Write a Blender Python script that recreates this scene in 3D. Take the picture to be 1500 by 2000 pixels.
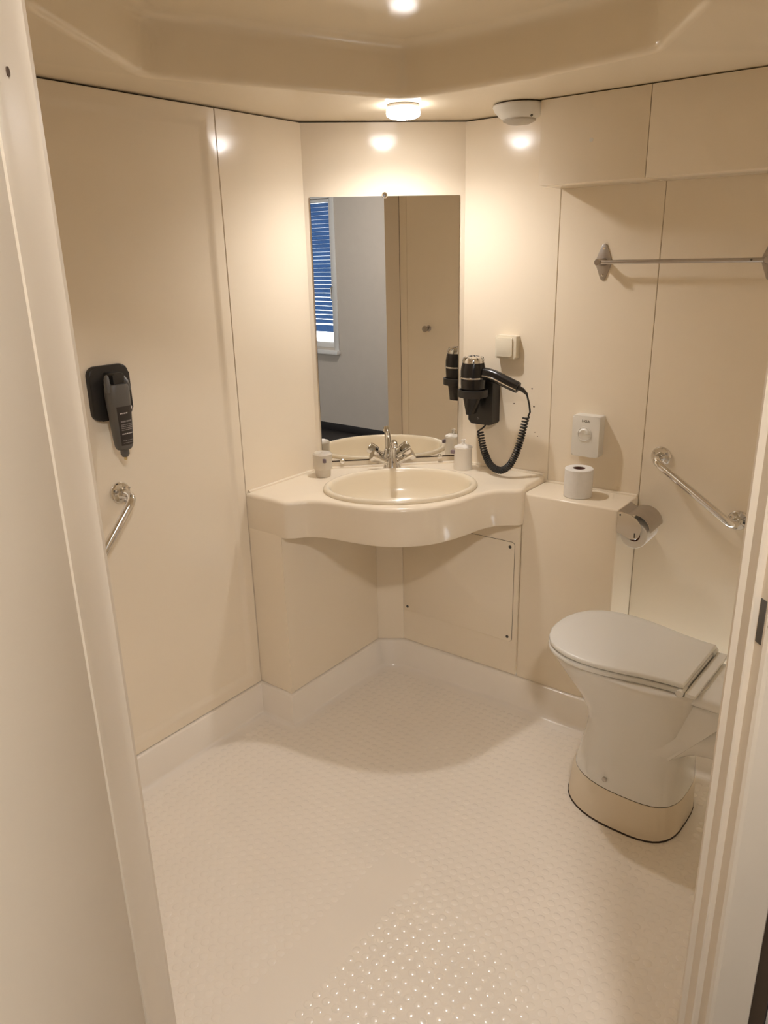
import bpy, bmesh, math, random
from mathutils import Vector, Matrix
random.seed(7)
for o in list(bpy.data.objects): bpy.data.objects.remove(o)
sc = bpy.context.scene
C = sc.collection
PI = math.pi

# ------------------------------------------------------------------ camera
H = 1.62
FPX = 1485.0
pit = math.atan(499/1485); rol = math.atan(103/4421); yaw = math.radians(37.5)
hd = Vector((-math.sin(yaw), math.cos(yaw), 0)); rt = Vector((math.cos(yaw), math.sin(yaw), 0)); upv = Vector((0, 0, 1))
fw = hd*math.cos(pit) - upv*math.sin(pit)
u0 = upv*math.cos(pit) + hd*math.sin(pit)
cx = rt*math.cos(rol) - u0*math.sin(rol)
cy = rt*math.sin(rol) + u0*math.cos(rol)
cam = bpy.data.cameras.new('camera'); cam_o = bpy.data.objects.new('camera', cam); C.objects.link(cam_o)
cam_o.matrix_world = Matrix(((cx.x, cy.x, -fw.x, 0), (cx.y, cy.y, -fw.y, 0), (cx.z, cy.z, -fw.z, H), (0, 0, 0, 1)))
cam.sensor_fit = 'VERTICAL'; cam.sensor_height = 36.0; cam.lens = 36.0*FPX/2000.0
cam.clip_start = 0.02
sc.camera = cam_o

# ------------------------------------------------------------------ light
LAMP_STRENGTH = 170.0   # downward lens
LAMP_SIDE = 17.0        # frosted side of the lamp glass
LAMP_COL = (1.0, 0.965, 0.955)
LAMP_BEAM = 15.5       # watts of the downward beam from its reflector
HALL_LAMP = 145.0       # glass of the hall ceiling lamp
SKY_COL = (0.88, 0.94, 1.0)
SKY_STRENGTH = 5.0
w = bpy.data.worlds.new('sky'); sc.world = w; w.use_nodes = True
bg = w.node_tree.nodes['Background']; bg.inputs[0].default_value = (*SKY_COL, 1); bg.inputs[1].default_value = SKY_STRENGTH
sc.view_settings.view_transform = 'Standard'; sc.view_settings.look = 'None'
sc.view_settings.gamma = 1.0; sc.view_settings.use_curve_mapping = False
sc.view_settings.exposure = 0.1
sc.cycles.max_bounces = 7; sc.cycles.diffuse_bounces = 5; sc.cycles.glossy_bounces = 4; sc.cycles.transmission_bounces = 3
sc.cycles.use_adaptive_sampling = True; sc.cycles.adaptive_threshold = 0.1; sc.cycles.adaptive_min_samples = 20
sc.cycles.sample_clamp_indirect = 6.0

# ------------------------------------------------------------------ materials
def mat(name, col, rough=0.4, metal=0.0, noise=0.0, nscale=6.0, spec=0.5, coat=0.0, emit=None, estr=0.0, trans=0.0, bump=0.0, bscale=200.0, rvar=0.0, sss=0.0):
    m = bpy.data.materials.new(name); m.use_nodes = True
    nt = m.node_tree; b = nt.nodes['Principled BSDF']
    b.inputs['Base Color'].default_value = (*col, 1); b.inputs['Roughness'].default_value = rough
    b.inputs['Metallic'].default_value = metal; b.inputs['Specular IOR Level'].default_value = spec
    b.inputs['Coat Weight'].default_value = coat; b.inputs['Coat Roughness'].default_value = 0.08
    b.inputs['Transmission Weight'].default_value = trans
    if emit:
        b.inputs['Emission Color'].default_value = (*emit, 1); b.inputs['Emission Strength'].default_value = estr
    if noise or rvar or bump:
        tc = nt.nodes.new('ShaderNodeTexCoord')
        n = nt.nodes.new('ShaderNodeTexNoise'); n.inputs['Scale'].default_value = nscale; n.inputs['Detail'].default_value = 1
        nt.links.new(tc.outputs['Object'], n.inputs['Vector'])
        if noise:
            r = nt.nodes.new('ShaderNodeMix'); r.data_type = 'RGBA'
            r.inputs[6].default_value = (*[c*(1-noise) for c in col], 1); r.inputs[7].default_value = (*[min(1, c*(1+noise)) for c in col], 1)
            nt.links.new(n.outputs['Fac'], r.inputs[0]); nt.links.new(r.outputs[2], b.inputs['Base Color'])
        if rvar:
            mr = nt.nodes.new('ShaderNodeMapRange'); mr.inputs['To Min'].default_value = rough-rvar; mr.inputs['To Max'].default_value = rough+rvar
            nt.links.new(n.outputs['Fac'], mr.inputs['Value']); nt.links.new(mr.outputs['Result'], b.inputs['Roughness'])
        if bump:
            n2 = nt.nodes.new('ShaderNodeTexNoise'); n2.inputs['Scale'].default_value = bscale
            nt.links.new(tc.outputs['Object'], n2.inputs['Vector'])
            bp = nt.nodes.new('ShaderNodeBump'); bp.inputs['Strength'].default_value = bump; bp.inputs['Distance'].default_value = 0.002
            nt.links.new(n2.outputs['Fac'], bp.inputs['Height']); nt.links.new(bp.outputs['Normal'], b.inputs['Normal'])
    return m

CREAM = (0.90, 0.79, 0.625)
M = {}
M['gel'] = mat('cream_gelcoat', CREAM, 0.15, noise=0.02, nscale=3, rvar=0.02)
M['ceil'] = mat('cream_ceiling', (0.90, 0.785, 0.60), 0.16, noise=0.015, nscale=3, rvar=0.02)
M['floor'] = mat('cream_tray', (0.90, 0.82, 0.71), 0.15, noise=0.02, nscale=5, rvar=0.05)
M['seam'] = mat('dark_seam', (0.07, 0.045, 0.025), 0.8, noise=0.1, nscale=20)
M['basin'] = mat('cream_ceramic', (0.84, 0.735, 0.56), 0.2, noise=0.01)
M['white'] = mat('white_ceramic', (0.82, 0.79, 0.73), 0.15, noise=0.01)
M['lid'] = mat('white_lid', (0.83, 0.81, 0.76), 0.22, noise=0.01)
M['plinth'] = mat('cream_plinth', (0.80, 0.69, 0.53), 0.35, noise=0.03)
M['grime'] = mat('dark_sealant', (0.05, 0.03, 0.018), 0.8, noise=0.5, nscale=60)
M['chrome'] = mat('chrome', (0.80, 0.78, 0.75), 0.08, metal=1.0, noise=0.02, nscale=30)
M['steel'] = mat('brushed_steel', (0.50, 0.46, 0.42), 0.32, metal=1.0, noise=0.06, nscale=40)
M['mirror'] = mat('mirror_silver', (0.86, 0.85, 0.82), 0.0, metal=1.0)
M['mirredge'] = mat('mirror_edge', (0.25, 0.22, 0.17), 0.3, noise=0.2, nscale=30)
M['black'] = mat('black_plastic', (0.012, 0.010, 0.009), 0.22, noise=0.1, nscale=20)
M['blackm'] = mat('black_matt', (0.022, 0.019, 0.016), 0.45, noise=0.1, nscale=20)
M['bottle'] = mat('grey_bottle', (0.115, 0.108, 0.098), 0.4, noise=0.05, nscale=20)
M['label'] = mat('dark_label', (0.035, 0.028, 0.024), 0.45, noise=0.05)
M['print'] = mat('label_print', (0.30, 0.27, 0.25), 0.5, noise=0.1, nscale=300)
M['printw'] = mat('label_print_pale', (0.62, 0.58, 0.55), 0.5, noise=0.1, nscale=300)
M['switch'] = mat('cream_plastic', (0.82, 0.74, 0.58), 0.3, noise=0.01)
M['disp'] = mat('white_plastic', (0.80, 0.76, 0.68), 0.35, noise=0.01)
M['paper'] = mat('tissue_paper', (0.84, 0.80, 0.74), 0.9, noise=0.03, nscale=60, bump=0.4, bscale=500)
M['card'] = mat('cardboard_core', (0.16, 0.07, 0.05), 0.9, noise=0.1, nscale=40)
M['ink'] = mat('grey_ink', (0.10, 0.085, 0.07), 0.6, noise=0.05)
M['frame'] = mat('painted_frame', (0.80, 0.69, 0.54), 0.35, noise=0.02, nscale=8)
M['leaf'] = mat('painted_door', (0.74, 0.64, 0.50), 0.45, noise=0.015, nscale=4)
M['plaster'] = mat('beige_plaster', (0.58, 0.515, 0.44), 0.85, noise=0.03, nscale=12, bump=0.3, bscale=120)
M['bceil'] = mat('white_plaster', (0.75, 0.72, 0.67), 0.85, noise=0.03, nscale=12)
M['carpet'] = mat('dark_floor', (0.018, 0.014, 0.013), 0.55, noise=0.3, nscale=40)
M['skirt'] = mat('dark_skirting', (0.02, 0.016, 0.015), 0.5, noise=0.2, nscale=30)
M['pvc'] = mat('white_window_pvc', (0.72, 0.70, 0.67), 0.4, noise=0.02)
M['cup'] = mat('wrapped_cup', (0.85, 0.79, 0.70), 0.45, noise=0.02, bump=0.5, bscale=60)
M['clearcup'] = mat('translucent_cup', (0.88, 0.79, 0.65), 0.3, noise=0.02, trans=0.3, bump=0.4, bscale=60)
M['tag'] = mat('purple_grey_tag', (0.20, 0.15, 0.17), 0.6, noise=0.4, nscale=500)
M['lens'] = mat('grey_vent_mesh', (0.52, 0.47, 0.39), 0.6, noise=0.05, nscale=100)
M['glow'] = mat('lit_lamp_lens', (1, 1, 1), 0.3, emit=LAMP_COL, estr=LAMP_STRENGTH, noise=0.001)
M['glowside'] = mat('lit_lamp_glass', (1, 1, 1), 0.3, emit=LAMP_COL, estr=LAMP_SIDE, noise=0.001)
M['hallglow'] = mat('lit_hall_glass', (1, 1, 1), 0.4, emit=LAMP_COL, estr=HALL_LAMP, noise=0.001)
M['pipe'] = mat('white_pipe', (0.80, 0.74, 0.63), 0.3, noise=0.02)
M['stain'] = mat('old_screw_hole', (0.10, 0.06, 0.035), 0.8, noise=0.3, nscale=200)
M['drop'] = mat('soap_drop', (0.60, 0.45, 0.20), 0.2, noise=0.05)
def slat_mat():
    m = bpy.data.materials.new('daylight_tinted_shutter'); m.use_nodes = True; nt = m.node_tree; nt.nodes.remove(nt.nodes['Principled BSDF'])
    d = nt.nodes.new('ShaderNodeBsdfDiffuse'); t = nt.nodes.new('ShaderNodeBsdfTranslucent'); x = nt.nodes.new('ShaderNodeMixShader')
    n = nt.nodes.new('ShaderNodeTexNoise'); n.inputs['Scale'].default_value = 9
    r = nt.nodes.new('ShaderNodeMix'); r.data_type = 'RGBA'; r.inputs[6].default_value = (.12, .21, .35, 1); r.inputs[7].default_value = (.14, .24, .38, 1)  # blue cast of the daylight is put into the slat colour
    nt.links.new(n.outputs['Fac'], r.inputs[0]); nt.links.new(r.outputs[2], t.inputs[0])
    d.inputs[0].default_value = (.10, .14, .20, 1); x.inputs[0].default_value = 0.75
    nt.links.new(d.outputs[0], x.inputs[1]); nt.links.new(t.outputs[0], x.inputs[2]); nt.links.new(x.outputs[0], nt.nodes['Material Output'].inputs[0])
    return m
M['slat'] = slat_mat()
def glass_mat():
    m = bpy.data.materials.new('window_glass'); m.use_nodes = True; nt = m.node_tree; nt.nodes.remove(nt.nodes['Principled BSDF'])
    t = nt.nodes.new('ShaderNodeBsdfTransparent'); g = nt.nodes.new('ShaderNodeBsdfGlossy'); g.inputs['Roughness'].default_value = 0.02
    fr = nt.nodes.new('ShaderNodeFresnel'); fr.inputs[0].default_value = 1.3; x = nt.nodes.new('ShaderNodeMixShader')
    nt.links.new(fr.outputs[0], x.inputs[0]); nt.links.new(t.outputs[0], x.inputs[1]); nt.links.new(g.outputs[0], x.inputs[2])
    nt.links.new(x.outputs[0], nt.nodes['Material Output'].inputs[0]); return m
M['glass'] = glass_mat()

# ------------------------------------------------------------------ helpers
def wm(o):
    m = o.matrix_basis.copy()
    while o.parent: o = o.parent; m = o.matrix_basis @ m
    return m
def obj(name, bm, m, parent=None, world=False, angle=35, smooth=True):
    if parent is not None and world: bm.transform(wm(parent).inverted())
    bmesh.ops.recalc_face_normals(bm, faces=bm.faces[:])
    me = bpy.data.meshes.new(name); bm.to_mesh(me); bm.free()
    o = bpy.data.objects.new(name, me); C.objects.link(o)
    if isinstance(m, str): m = M[m]
    me.materials.append(m)
    if smooth:
        me.polygons.foreach_set('use_smooth', [True]*len(me.polygons)); me.set_sharp_from_angle(angle=math.radians(angle))
    if parent is not None: o.parent = parent
    return o
def thing(name, label, cat, loc, rz=0.0, group=None):
    o = bpy.data.objects.new(name, None); C.objects.link(o); o.empty_display_size = 0.05
    o.location = loc; o.rotation_euler = (0, 0, rz)
    o.matrix_basis = Matrix.Translation(Vector(loc)) @ Matrix.Rotation(rz, 4, 'Z')
    o['label'] = label; o['category'] = cat
    if group: o['group'] = group
    return o
def tag(o, label, cat, group=None):
    o['label'] = label; o['category'] = cat
    if group: o['group'] = group
    return o
def struct(o, label=None):
    o['kind'] = 'structure'
    if label: o['label'] = label
    return o
def B(): return bmesh.new()
def add_box(bm, x0, x1, y0, y1, z0, z1, bev=0.0, seg=2, only=None):
    vs = [bm.verts.new((x, y, z)) for x in (x0, x1) for y in (y0, y1) for z in (z0, z1)]
    q = [(0, 1, 3, 2), (4, 6, 7, 5), (0, 4, 5, 1), (2, 3, 7, 6), (0, 2, 6, 4), (1, 5, 7, 3)]
    fs = [bm.faces.new([vs[i] for i in f]) for f in q]
    if bev:
        es = list({e for f in fs for e in f.edges})
        if only: es = [e for e in es if only(e)]
        bmesh.ops.bevel(bm, geom=es, offset=bev, segments=seg, profile=0.5, affect='EDGES')
    return bm
def box(*a, **k): return add_box(B(), *a, **k)
def add_prism(bm, pts, z0, z1, bev=0.0, seg=2, T=None, only_top=False):
    bot = [bm.verts.new((p[0], p[1], z0)) for p in pts]; top = [bm.verts.new((p[0], p[1], z1)) for p in pts]
    n = len(pts); fb = bm.faces.new(bot[::-1]); ft = bm.faces.new(top)
    for i in range(n): bm.faces.new((bot[i], bot[(i+1) % n], top[(i+1) % n], top[i]))
    vs = bot+top
    if bev:
        es = list(ft.edges)+([] if only_top else list(fb.edges))
        r = bmesh.ops.bevel(bm, geom=es, offset=bev, segments=seg, profile=0.5, affect='EDGES')
        vs = list({v for v in vs if v.is_valid} | set(r['verts']))
    if T is not None: bmesh.ops.transform(bm, matrix=T, verts=vs)
    return bm
def frame_to(d):
    d = Vector(d).normalized(); a = Vector((0, 0, 1)) if abs(d.z) < .9 else Vector((1, 0, 0))
    x = a.cross(d).normalized(); y = d.cross(x); return x, y, d
def add_lathe(bm, prof, c=(0, 0, 0), axis=(0, 0, 1), seg=24, ex=1.0, ey=1.0, cap=True):
    x, y, d = frame_to(axis); c = Vector(c)
    if tuple(axis) == (0, 0, 1): x, y = Vector((1, 0, 0)), Vector((0, 1, 0))
    loops = []
    for r, h in prof:
        loops.append([bm.verts.new(c + d*h + x*(r*ex*math.cos(2*PI*i/seg)) + y*(r*ey*math.sin(2*PI*i/seg))) for i in range(seg)])
    for a, b in zip(loops, loops[1:]):
        for i in range(seg): bm.faces.new((a[i], a[(i+1) % seg], b[(i+1) % seg], b[i]))
    if cap:
        for l, (r, h) in ((loops[0], prof[0]), (loops[-1], prof[-1])):
            if r > 1e-4: bm.faces.new(l)
    return bm
def lathe(*a, **k): return add_lathe(B(), *a, **k)
def add_tube(bm, path, r, seg=12, cap=True):
    path = [Vector(p) for p in path]; n = len(path)
    rad = r if isinstance(r, (list, tuple)) else [r]*n
    t0 = (path[1]-path[0]).normalized(); x, y, _ = frame_to(t0); loops = []
    for i, p in enumerate(path):
        t = (path[min(i+1, n-1)]-path[max(i-1, 0)]).normalized()
        x = (x - t*x.dot(t)).normalized(); y = t.cross(x)
        loops.append([bm.verts.new(p + x*rad[i]*math.cos(2*PI*k/seg) + y*rad[i]*math.sin(2*PI*k/seg)) for k in range(seg)])
    for a, b in zip(loops, loops[1:]):
        for i in range(seg): bm.faces.new((a[i], a[(i+1) % seg], b[(i+1) % seg], b[i]))
    if cap: bm.faces.new(loops[0][::-1]); bm.faces.new(loops[-1])
    return bm
def tube(*a, **k): return add_tube(B(), *a, **k)
def fillet(pts, r, n=6):
    pts = [Vector(p) for p in pts]; out = [pts[0]]
    for a, b, c in zip(pts, pts[1:], pts[2:]):
        u = (a-b); v = (c-b); rr = min(r, u.length*.49, v.length*.49); p, q = b+u.normalized()*rr, b+v.normalized()*rr
        for i in range(n+1):
            t = i/n; out.append(p*(1-t)**2 + b*2*t*(1-t) + q*t*t)
    return out+[pts[-1]]
def catmull(pts, n=8):
    pts = [Vector(p) for p in pts]; P4 = [pts[0]*2-pts[1]]+pts+[pts[-1]*2-pts[-2]]; out = []
    for i in range(1, len(P4)-2):
        a, b, c, d = P4[i-1:i+3]
        for k in range(n):
            t = k/n; out.append(.5*((2*b)+(c-a)*t+(2*a-5*b+4*c-d)*t*t+(3*b-a-3*c+d)*t**3))
    return out+[pts[-1]]
def rrect(w, h, r, n=5, cx=0, cy=0):
    out = []
    for sx, sy, a0 in ((1, 1, 0), (-1, 1, PI/2), (-1, -1, PI), (1, -1, 1.5*PI)):
        for i in range(n+1):
            a = a0+i/n*PI/2; out.append((cx+sx*(w/2-r)+r*math.cos(a), cy+sy*(h/2-r)+r*math.sin(a)))
    return out
WALLT = Matrix(((1, 0, 0, 0), (0, 0, -1, 0), (0, 1, 0, 0), (0, 0, 0, 1)))   # prism (x,y,h) -> local (x,-h,y): stands off a wall
def add_plate(bm, pts, d0, d1, bev=0.0, seg=2): return add_prism(bm, pts, d0, d1, bev, seg, T=WALLT, only_top=True)
def plate(*a, **k): return add_plate(B(), *a, **k)
def offset_poly(pts, d):
    n = len(pts); out = []
    A = sum(pts[i][0]*pts[(i+1) % n][1]-pts[(i+1) % n][0]*pts[i][1] for i in range(n)); s = 1 if A > 0 else -1
    for i in range(n):
        p, q, r = Vector(pts[i-1][:2]), Vector(pts[i][:2]), Vector(pts[(i+1) % n][:2])
        e1, e2 = (q-p).normalized(), (r-q).normalized(); n1, n2 = Vector((e1.y, -e1.x))*s, Vector((e2.y, -e2.x))*s
        m = (n1+n2); k = m.length_squared; m = m*(2/k) if k > .2 else n1
        out.append((q+m*d*1.0)[:2])
    return out
def loop(bm, pts, z): return [bm.verts.new((p[0], p[1], z)) for p in pts]
def bridge(bm, a, b):
    n = len(a)
    for i in range(n): bm.faces.new((a[i], a[(i+1) % n], b[(i+1) % n], b[i]))
def fill_holes(bm, loops):
    es = []
    for l in loops:
        for i in range(len(l)):
            e = bm.edges.get((l[i], l[(i+1) % len(l)])) or bm.edges.new((l[i], l[(i+1) % len(l)])); es.append(e)
    bmesh.ops.triangle_fill(bm, use_beauty=True, use_dissolve=False, edges=es)
def text_mesh(body, size):
    cu = bpy.data.curves.new('t', 'FONT'); cu.body = body; cu.size = size; cu.align_x = 'CENTER'; cu.align_y = 'CENTER'; cu.extrude = 0.0003
    t = bpy.data.objects.new('t', cu); C.objects.link(t); dg = bpy.context.evaluated_depsgraph_get(); dg.update()
    me = bpy.data.meshes.new_from_object(t.evaluated_get(dg)); bm = B(); bm.from_mesh(me)
    bpy.data.objects.remove(t); bpy.data.curves.remove(cu); bpy.data.meshes.remove(me)
    bm.transform(WALLT); return bm

# ------------------------------------------------------------------ the bathroom shell
XL, YB, XR, YF = -1.902, 2.455, -0.12, 0.40
ZC = 2.05; LIP = 0.12
XS, YP = -1.746, 2.276              # boxed-out lower walls below the basin
LW = Vector((XL, 2.07, 0)); RW = Vector((-1.495, YB, 0))
TD = (RW-LW).normalized(); ND = Vector((TD.y, -TD.x, 0)); MD = (LW+RW)/2
ADG = math.atan2(TD.y, TD.x)        # turn of the diagonal mirror wall
def D(a, b, z=0.0): return MD + TD*a + ND*b + Vector((0, 0, z))
JR = Vector((-0.18, 0.98, 0)); JL = Vector((-0.742, 0.453, 0))
ED = (JR-JL).normalized(); VD = Vector((ED.y, -ED.x, 0)); ADOOR = math.atan2(ED.y, ED.x)
DOORW = (JR-JL).length
# lower outline of the room at lip height (counter-clockwise from the left near corner)
LIPOUT = [(XL, YF), (-0.80, YF), JL[:2], JR[:2], (XR, 1.035), (XR, YP), (-1.66, YP), (-1.744, 2.217), (XS, 1.70), (XL, 1.70)]

# floor tray: flat bottom, cove, upstand with lip
bm = B()
inner = offset_poly(LIPOUT, -0.038); i2 = offset_poly(LIPOUT, -0.026); i3 = offset_poly(LIPOUT, -0.020); i4 = offset_poly(LIPOUT, -0.012)
l0 = loop(bm, inner, 0); l1 = loop(bm, i2, 0.004); l2 = loop(bm, i3, 0.016); l3 = loop(bm, i4, LIP-0.006); l4 = loop(bm, offset_poly(LIPOUT, -0.006), LIP); l5 = loop(bm, offset_poly(LIPOUT, 0.012), LIP)
l6 = loop(bm, offset_poly(LIPOUT, 0.012), -0.04)
for a, b in zip((l0, l1, l2, l3, l4, l5), (l1, l2, l3, l4, l5, l6)): bridge(bm, a, b)
fill_holes(bm, [l0]); fill_holes(bm, [l6])
floor = struct(obj('floor', bm, 'floor', angle=50), 'cream moulded shower-tray floor covered in small round studs')
# threshold side of the tray is low: cut by building the door sill over it (see door_1)

def inside(p, poly):
    x, y = p; c = False; n = len(poly)
    for i in range(n):
        (x1, y1), (x2, y2) = poly[i], poly[(i+1) % n]
        if (y1 > y) != (y2 > y) and x < (x2-x1)*(y-y1)/(y2-y1)+x1: c = not c
    return c
STUDPOLY = offset_poly(LIPOUT, -0.055)
G = 0.0294
def stud_bm(bm, x, y, seg=12):
    add_lathe(bm, [(0.0112, -0.0002), (0.0104, 0.0003), (0.0080, 0.0008), (0.0040, 0.0011), (0.0, 0.00115)], (x, y, 0), seg=seg, cap=False)
spots = []
for i in range(-50, 50):
    for j in range(-60, 60):
        x, y = -0.8285+i*G, 1.081+j*G
        if not inside((x, y), STUDPOLY): continue
        if -1.093 < x < -0.963 and y < 1.40: continue            # the plain strip towards the door
        if ((x+0.59)/0.20)**2+((y-2.005)/0.17)**2 < 1: continue   # under the toilet plinth
        spots.append((x, y))
def in_view(x, y):
    v = Vector((x, y, -H)); d = v.dot(fw)
    if d < .1: return False
    px, py = 750+FPX*v.dot(cx)/d, 1000-FPX*v.dot(cy)/d
    return 330 < px < 1340 and py < 2010
vis = sorted([p for p in spots if in_view(*p)], key=lambda p: p[0]**2+p[1]**2)
near = vis[:300]; nearset = set(near); rest = [p for p in spots if p not in nearset]
sb = B(); stud_bm(sb, 0, 0, 14); s0 = obj('stud', sb, 'floor', floor, angle=60); s0.location = (*near[0], 0)
for p in near[1:]:
    s = s0.copy(); C.objects.link(s); s.parent = floor; s.location = (*p, 0)
bm = B()
for p in rest: stud_bm(bm, *p, seg=10)
st = obj('stud_field', bm, 'floor', floor, angle=60); st['kind'] = 'stuff'

# ---- walls: a dark backing with glossy panels hung on it
GAP = 0.0006
def panel(parent, p, q, z0, z1, thick=0.014, emboss=None, name='panel', g0=GAP, g1=GAP, bev=0.0015, proud=0.0):
    """panel whose face runs p->q on plan; room lies to the right of p->q seen from above"""
    p, q = Vector((*p[:2], 0)), Vector((*q[:2], 0)); d = (q-p).normalized(); n = Vector((d.y, -d.x, 0)); Lg = (q-p).length
    T = Matrix(((d.x, n.x, 0, p.x), (d.y, n.y, 0, p.y), (0, 0, 1, 0), (0, 0, 0, 1)))
    bm = B(); add_box(bm, g0, Lg-g1, -thick, proud, z0, z1)
    bm.faces.ensure_lookup_table()
    front = max(bm.faces, key=lambda f: f.calc_center_median().y)
    if emboss:
        mrg, dep = emboss; rim = list(front.verts); bm.faces.remove(front)
        cx0, cx1 = min(v.co.x for v in rim), max(v.co.x for v in rim)
        order = sorted(rim, key=lambda v: math.atan2(v.co.z-(z0+z1)/2, v.co.x-(cx0+cx1)/2)); prev = order
        for k in range(7):
            f_ = k/6; ins = mrg+.026*f_; dd = dep*(3*f_*f_-2*f_**3)
            l = [bm.verts.new((v.co.x+(ins if v.co.x < (cx0+cx1)/2 else -ins), proud-dd, v.co.z+(ins if v.co.z < (z0+z1)/2 else -ins))) for v in order]
            bridge(bm, prev, l); prev = l
        bm.faces.new(prev)
    if bev:
        es = [e for e in bm.edges if all(abs(v.co.y-proud) < 1e-5 for v in e.verts) and (all(min(abs(v.co.x-g0), abs(v.co.x-(Lg-g1))) < 1e-5 for v in e.verts) or all(abs(v.co.z-z0) < 1e-5 for v in e.verts) or all(abs(v.co.z-z1) < 1e-5 for v in e.verts))]
        bmesh.ops.bevel(bm, geom=es, offset=bev, segments=2, affect='EDGES')
    bm.transform(T)
    return obj(name, bm, 'gel', parent, world=True, angle=50)
def backing(name, p, q, z0, z1, d0=0.0142, d1=0.05, ext=0.03, m='seam'):
    p, q = Vector((*p[:2], 0)), Vector((*q[:2], 0)); d = (q-p).normalized(); n = Vector((d.y, -d.x, 0))
    T = Matrix(((d.x, n.x, 0, p.x), (d.y, n.y, 0, p.y), (0, 0, 1, 0), (0, 0, 0, 1)))
    bm = box(-ext, (q-p).length+ext, -d1, -d0, z0, z1); bm.transform(T); return struct(obj(name, bm, m))
ZT = ZC-0.004
wl = backing('wall_left', (XL, YF), LW, 0.0, ZC+.12)
panel(wl, (XL, YF), (XL, 1.70), LIP+.0015, ZT, emboss=(0.032, 0.012))
panel(wl, (XL, 1.70), LW, LIP+.0015, ZT, g1=-0.004)
wd = backing('wall_mirror', LW, RW, 0.0, ZC+.12)
panel(wd, LW, RW, LIP+.0015, ZT, g0=-.003, g1=-.003, bev=0)
wb = backing('wall_back', RW, (XR, YB), 0.0, ZC+.12)
XSEAM1, XSEAM2 = -1.136, -0.802
panel(wb, RW, (XSEAM1, YB), LIP, ZT, g0=-0.004)
panel(wb, (XSEAM1, YB), (XSEAM2, YB), LIP, ZT, proud=0.0, bev=0.0015)
panel(wb, (XSEAM2, YB), (XR, YB), LIP, ZT, proud=0.0, bev=0.0015)
YW = YB
wr = backing('wall_right', (XR, YB), (XR, 1.035), 0.0, ZC+.12)
panel(wr, (XR, YB), (XR, 1.09), LIP, ZT); panel(wr, (XR, 1.09), (XR, 1.035), LIP, ZT)
wf = backing('wall_front', (-0.80, YF), (XL, YF), 0.0, ZC+.12)
panel(wf, (-0.80, YF), (XL, YF), LIP, ZT)

# ceiling: flat rim with a raised panel in the middle
S = 1.08
REC = [(-1.328*S, .809*S), (-1.603*S, 1.231*S), (-1.324*S, 1.858*S), (-.945*S, 1.866*S), (-.640*S, 1.818*S), (-.459*S, 1.53*S), (-.42, 1.12), (-.80, .74), (-1.05, .62)][::-1]
def round_poly(pts, r, n=4):
    out = []
    for i in range(len(pts)):
        a, b, c = Vector(pts[i-1]), Vector(pts[i]), Vector(pts[(i+1) % len(pts)])
        p, q = b+(a-b).normalized()*r, b+(c-b).normalized()*r
        for k in range(n+1):
            t = k/n; out.append(tuple(p*(1-t)**2+b*2*t*(1-t)+q*t*t))
    return out
RECR = round_poly(REC, 0.035)
OUT = [(XL-.02, YF-.02), (-.80, YF-.02), JL[:2], JR[:2], (XR+.02, 1.03), (XR+.02, YB+.02), (-1.503, YB+.02), (XL-.02, 2.078)]
bm = B()
o0 = loop(bm, OUT, ZC); rr = 0.018
loops = []
for k in range(5):
    a = k/4*PI/2; loops.append(loop(bm, offset_poly(RECR, rr*(1-math.sin(a))), ZC+rr*(1-math.cos(a))))
ZU = 2.188
for k in range(5):
    a = k/4*PI/2; loops.append(loop(bm, offset_poly(RECR, -0.012-0.04*(1-math.cos(a))), ZU-0.035+0.035*math.sin(a)))
for a, b in zip(loops, loops[1:]): bridge(bm, a, b)
fill_holes(bm, [o0, loops[0]]); fill_holes(bm, [loops[-1]])
ot = loop(bm, OUT, ZU+.03); bridge(bm, o0, ot); fill_holes(bm, [ot])
ceiling = struct(obj('ceiling', bm, 'ceil', angle=30), 'cream moulded ceiling with a raised centre panel')

# boxed-out lower walls under the basin
ZLB = 0.735
wlow = backing('wall_lower', (XS-.02, 1.72), (XS-.02, 2.2), 0.02, ZLB-.02, d0=0.03, d1=0.06, ext=0)
panel(wlow, (XL, 1.70), (XS, 1.70), LIP+.0015, ZLB, g1=-.001, bev=0.002, name='panel')
panel(wlow, (XS, 1.70), (-1.744, 2.217), LIP+.0015, ZLB, g0=0.0, bev=0.002)
panel(wlow, (-1.744, 2.217), (-1.66, YP), LIP+.0015, ZLB, g0=-.001, g1=-.001, bev=0)
pl = panel(wlow, (-1.66, YP), (-1.1445, YP), LIP+.0015, ZLB, bev=0.002)
ap = obj('access_panel', plate(rrect(0.487, 0.392, 0.012, cx=-1.4085, cy=0.452), -YP+.0004, -YP+.0032, 0.0012), 'gel', wlow, world=True)
ap['label'] = 'removable cream inspection panel with four screws'
bmf = plate(rrect(0.4888, 0.3938, 0.013, cx=-1.4085, cy=0.452), -YP-.0002, -YP+.0008); fr_ = obj('panel_gap', bmf, 'seam', wlow, world=True)
scr = None
for sx, sz in ((-1, -1), (-1, 1), (1, -1), (1, 1)):
    p = Vector((-1.4085+sx*0.2265, YP-.0032, 0.452+sz*0.178))
    if scr is None:
        b_ = lathe([(0.0058, 0), (0.0058, 0.0012), (0.004, 0.002), (0, 0.002)], (0, 0, 0), (0, -1, 0), 12); scr = obj('screw', b_, 'ink', ap); o = scr
    else:
        o = scr.copy(); C.objects.link(o); o.parent = ap
    o.location = wm(ap).inverted() @ p

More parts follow.
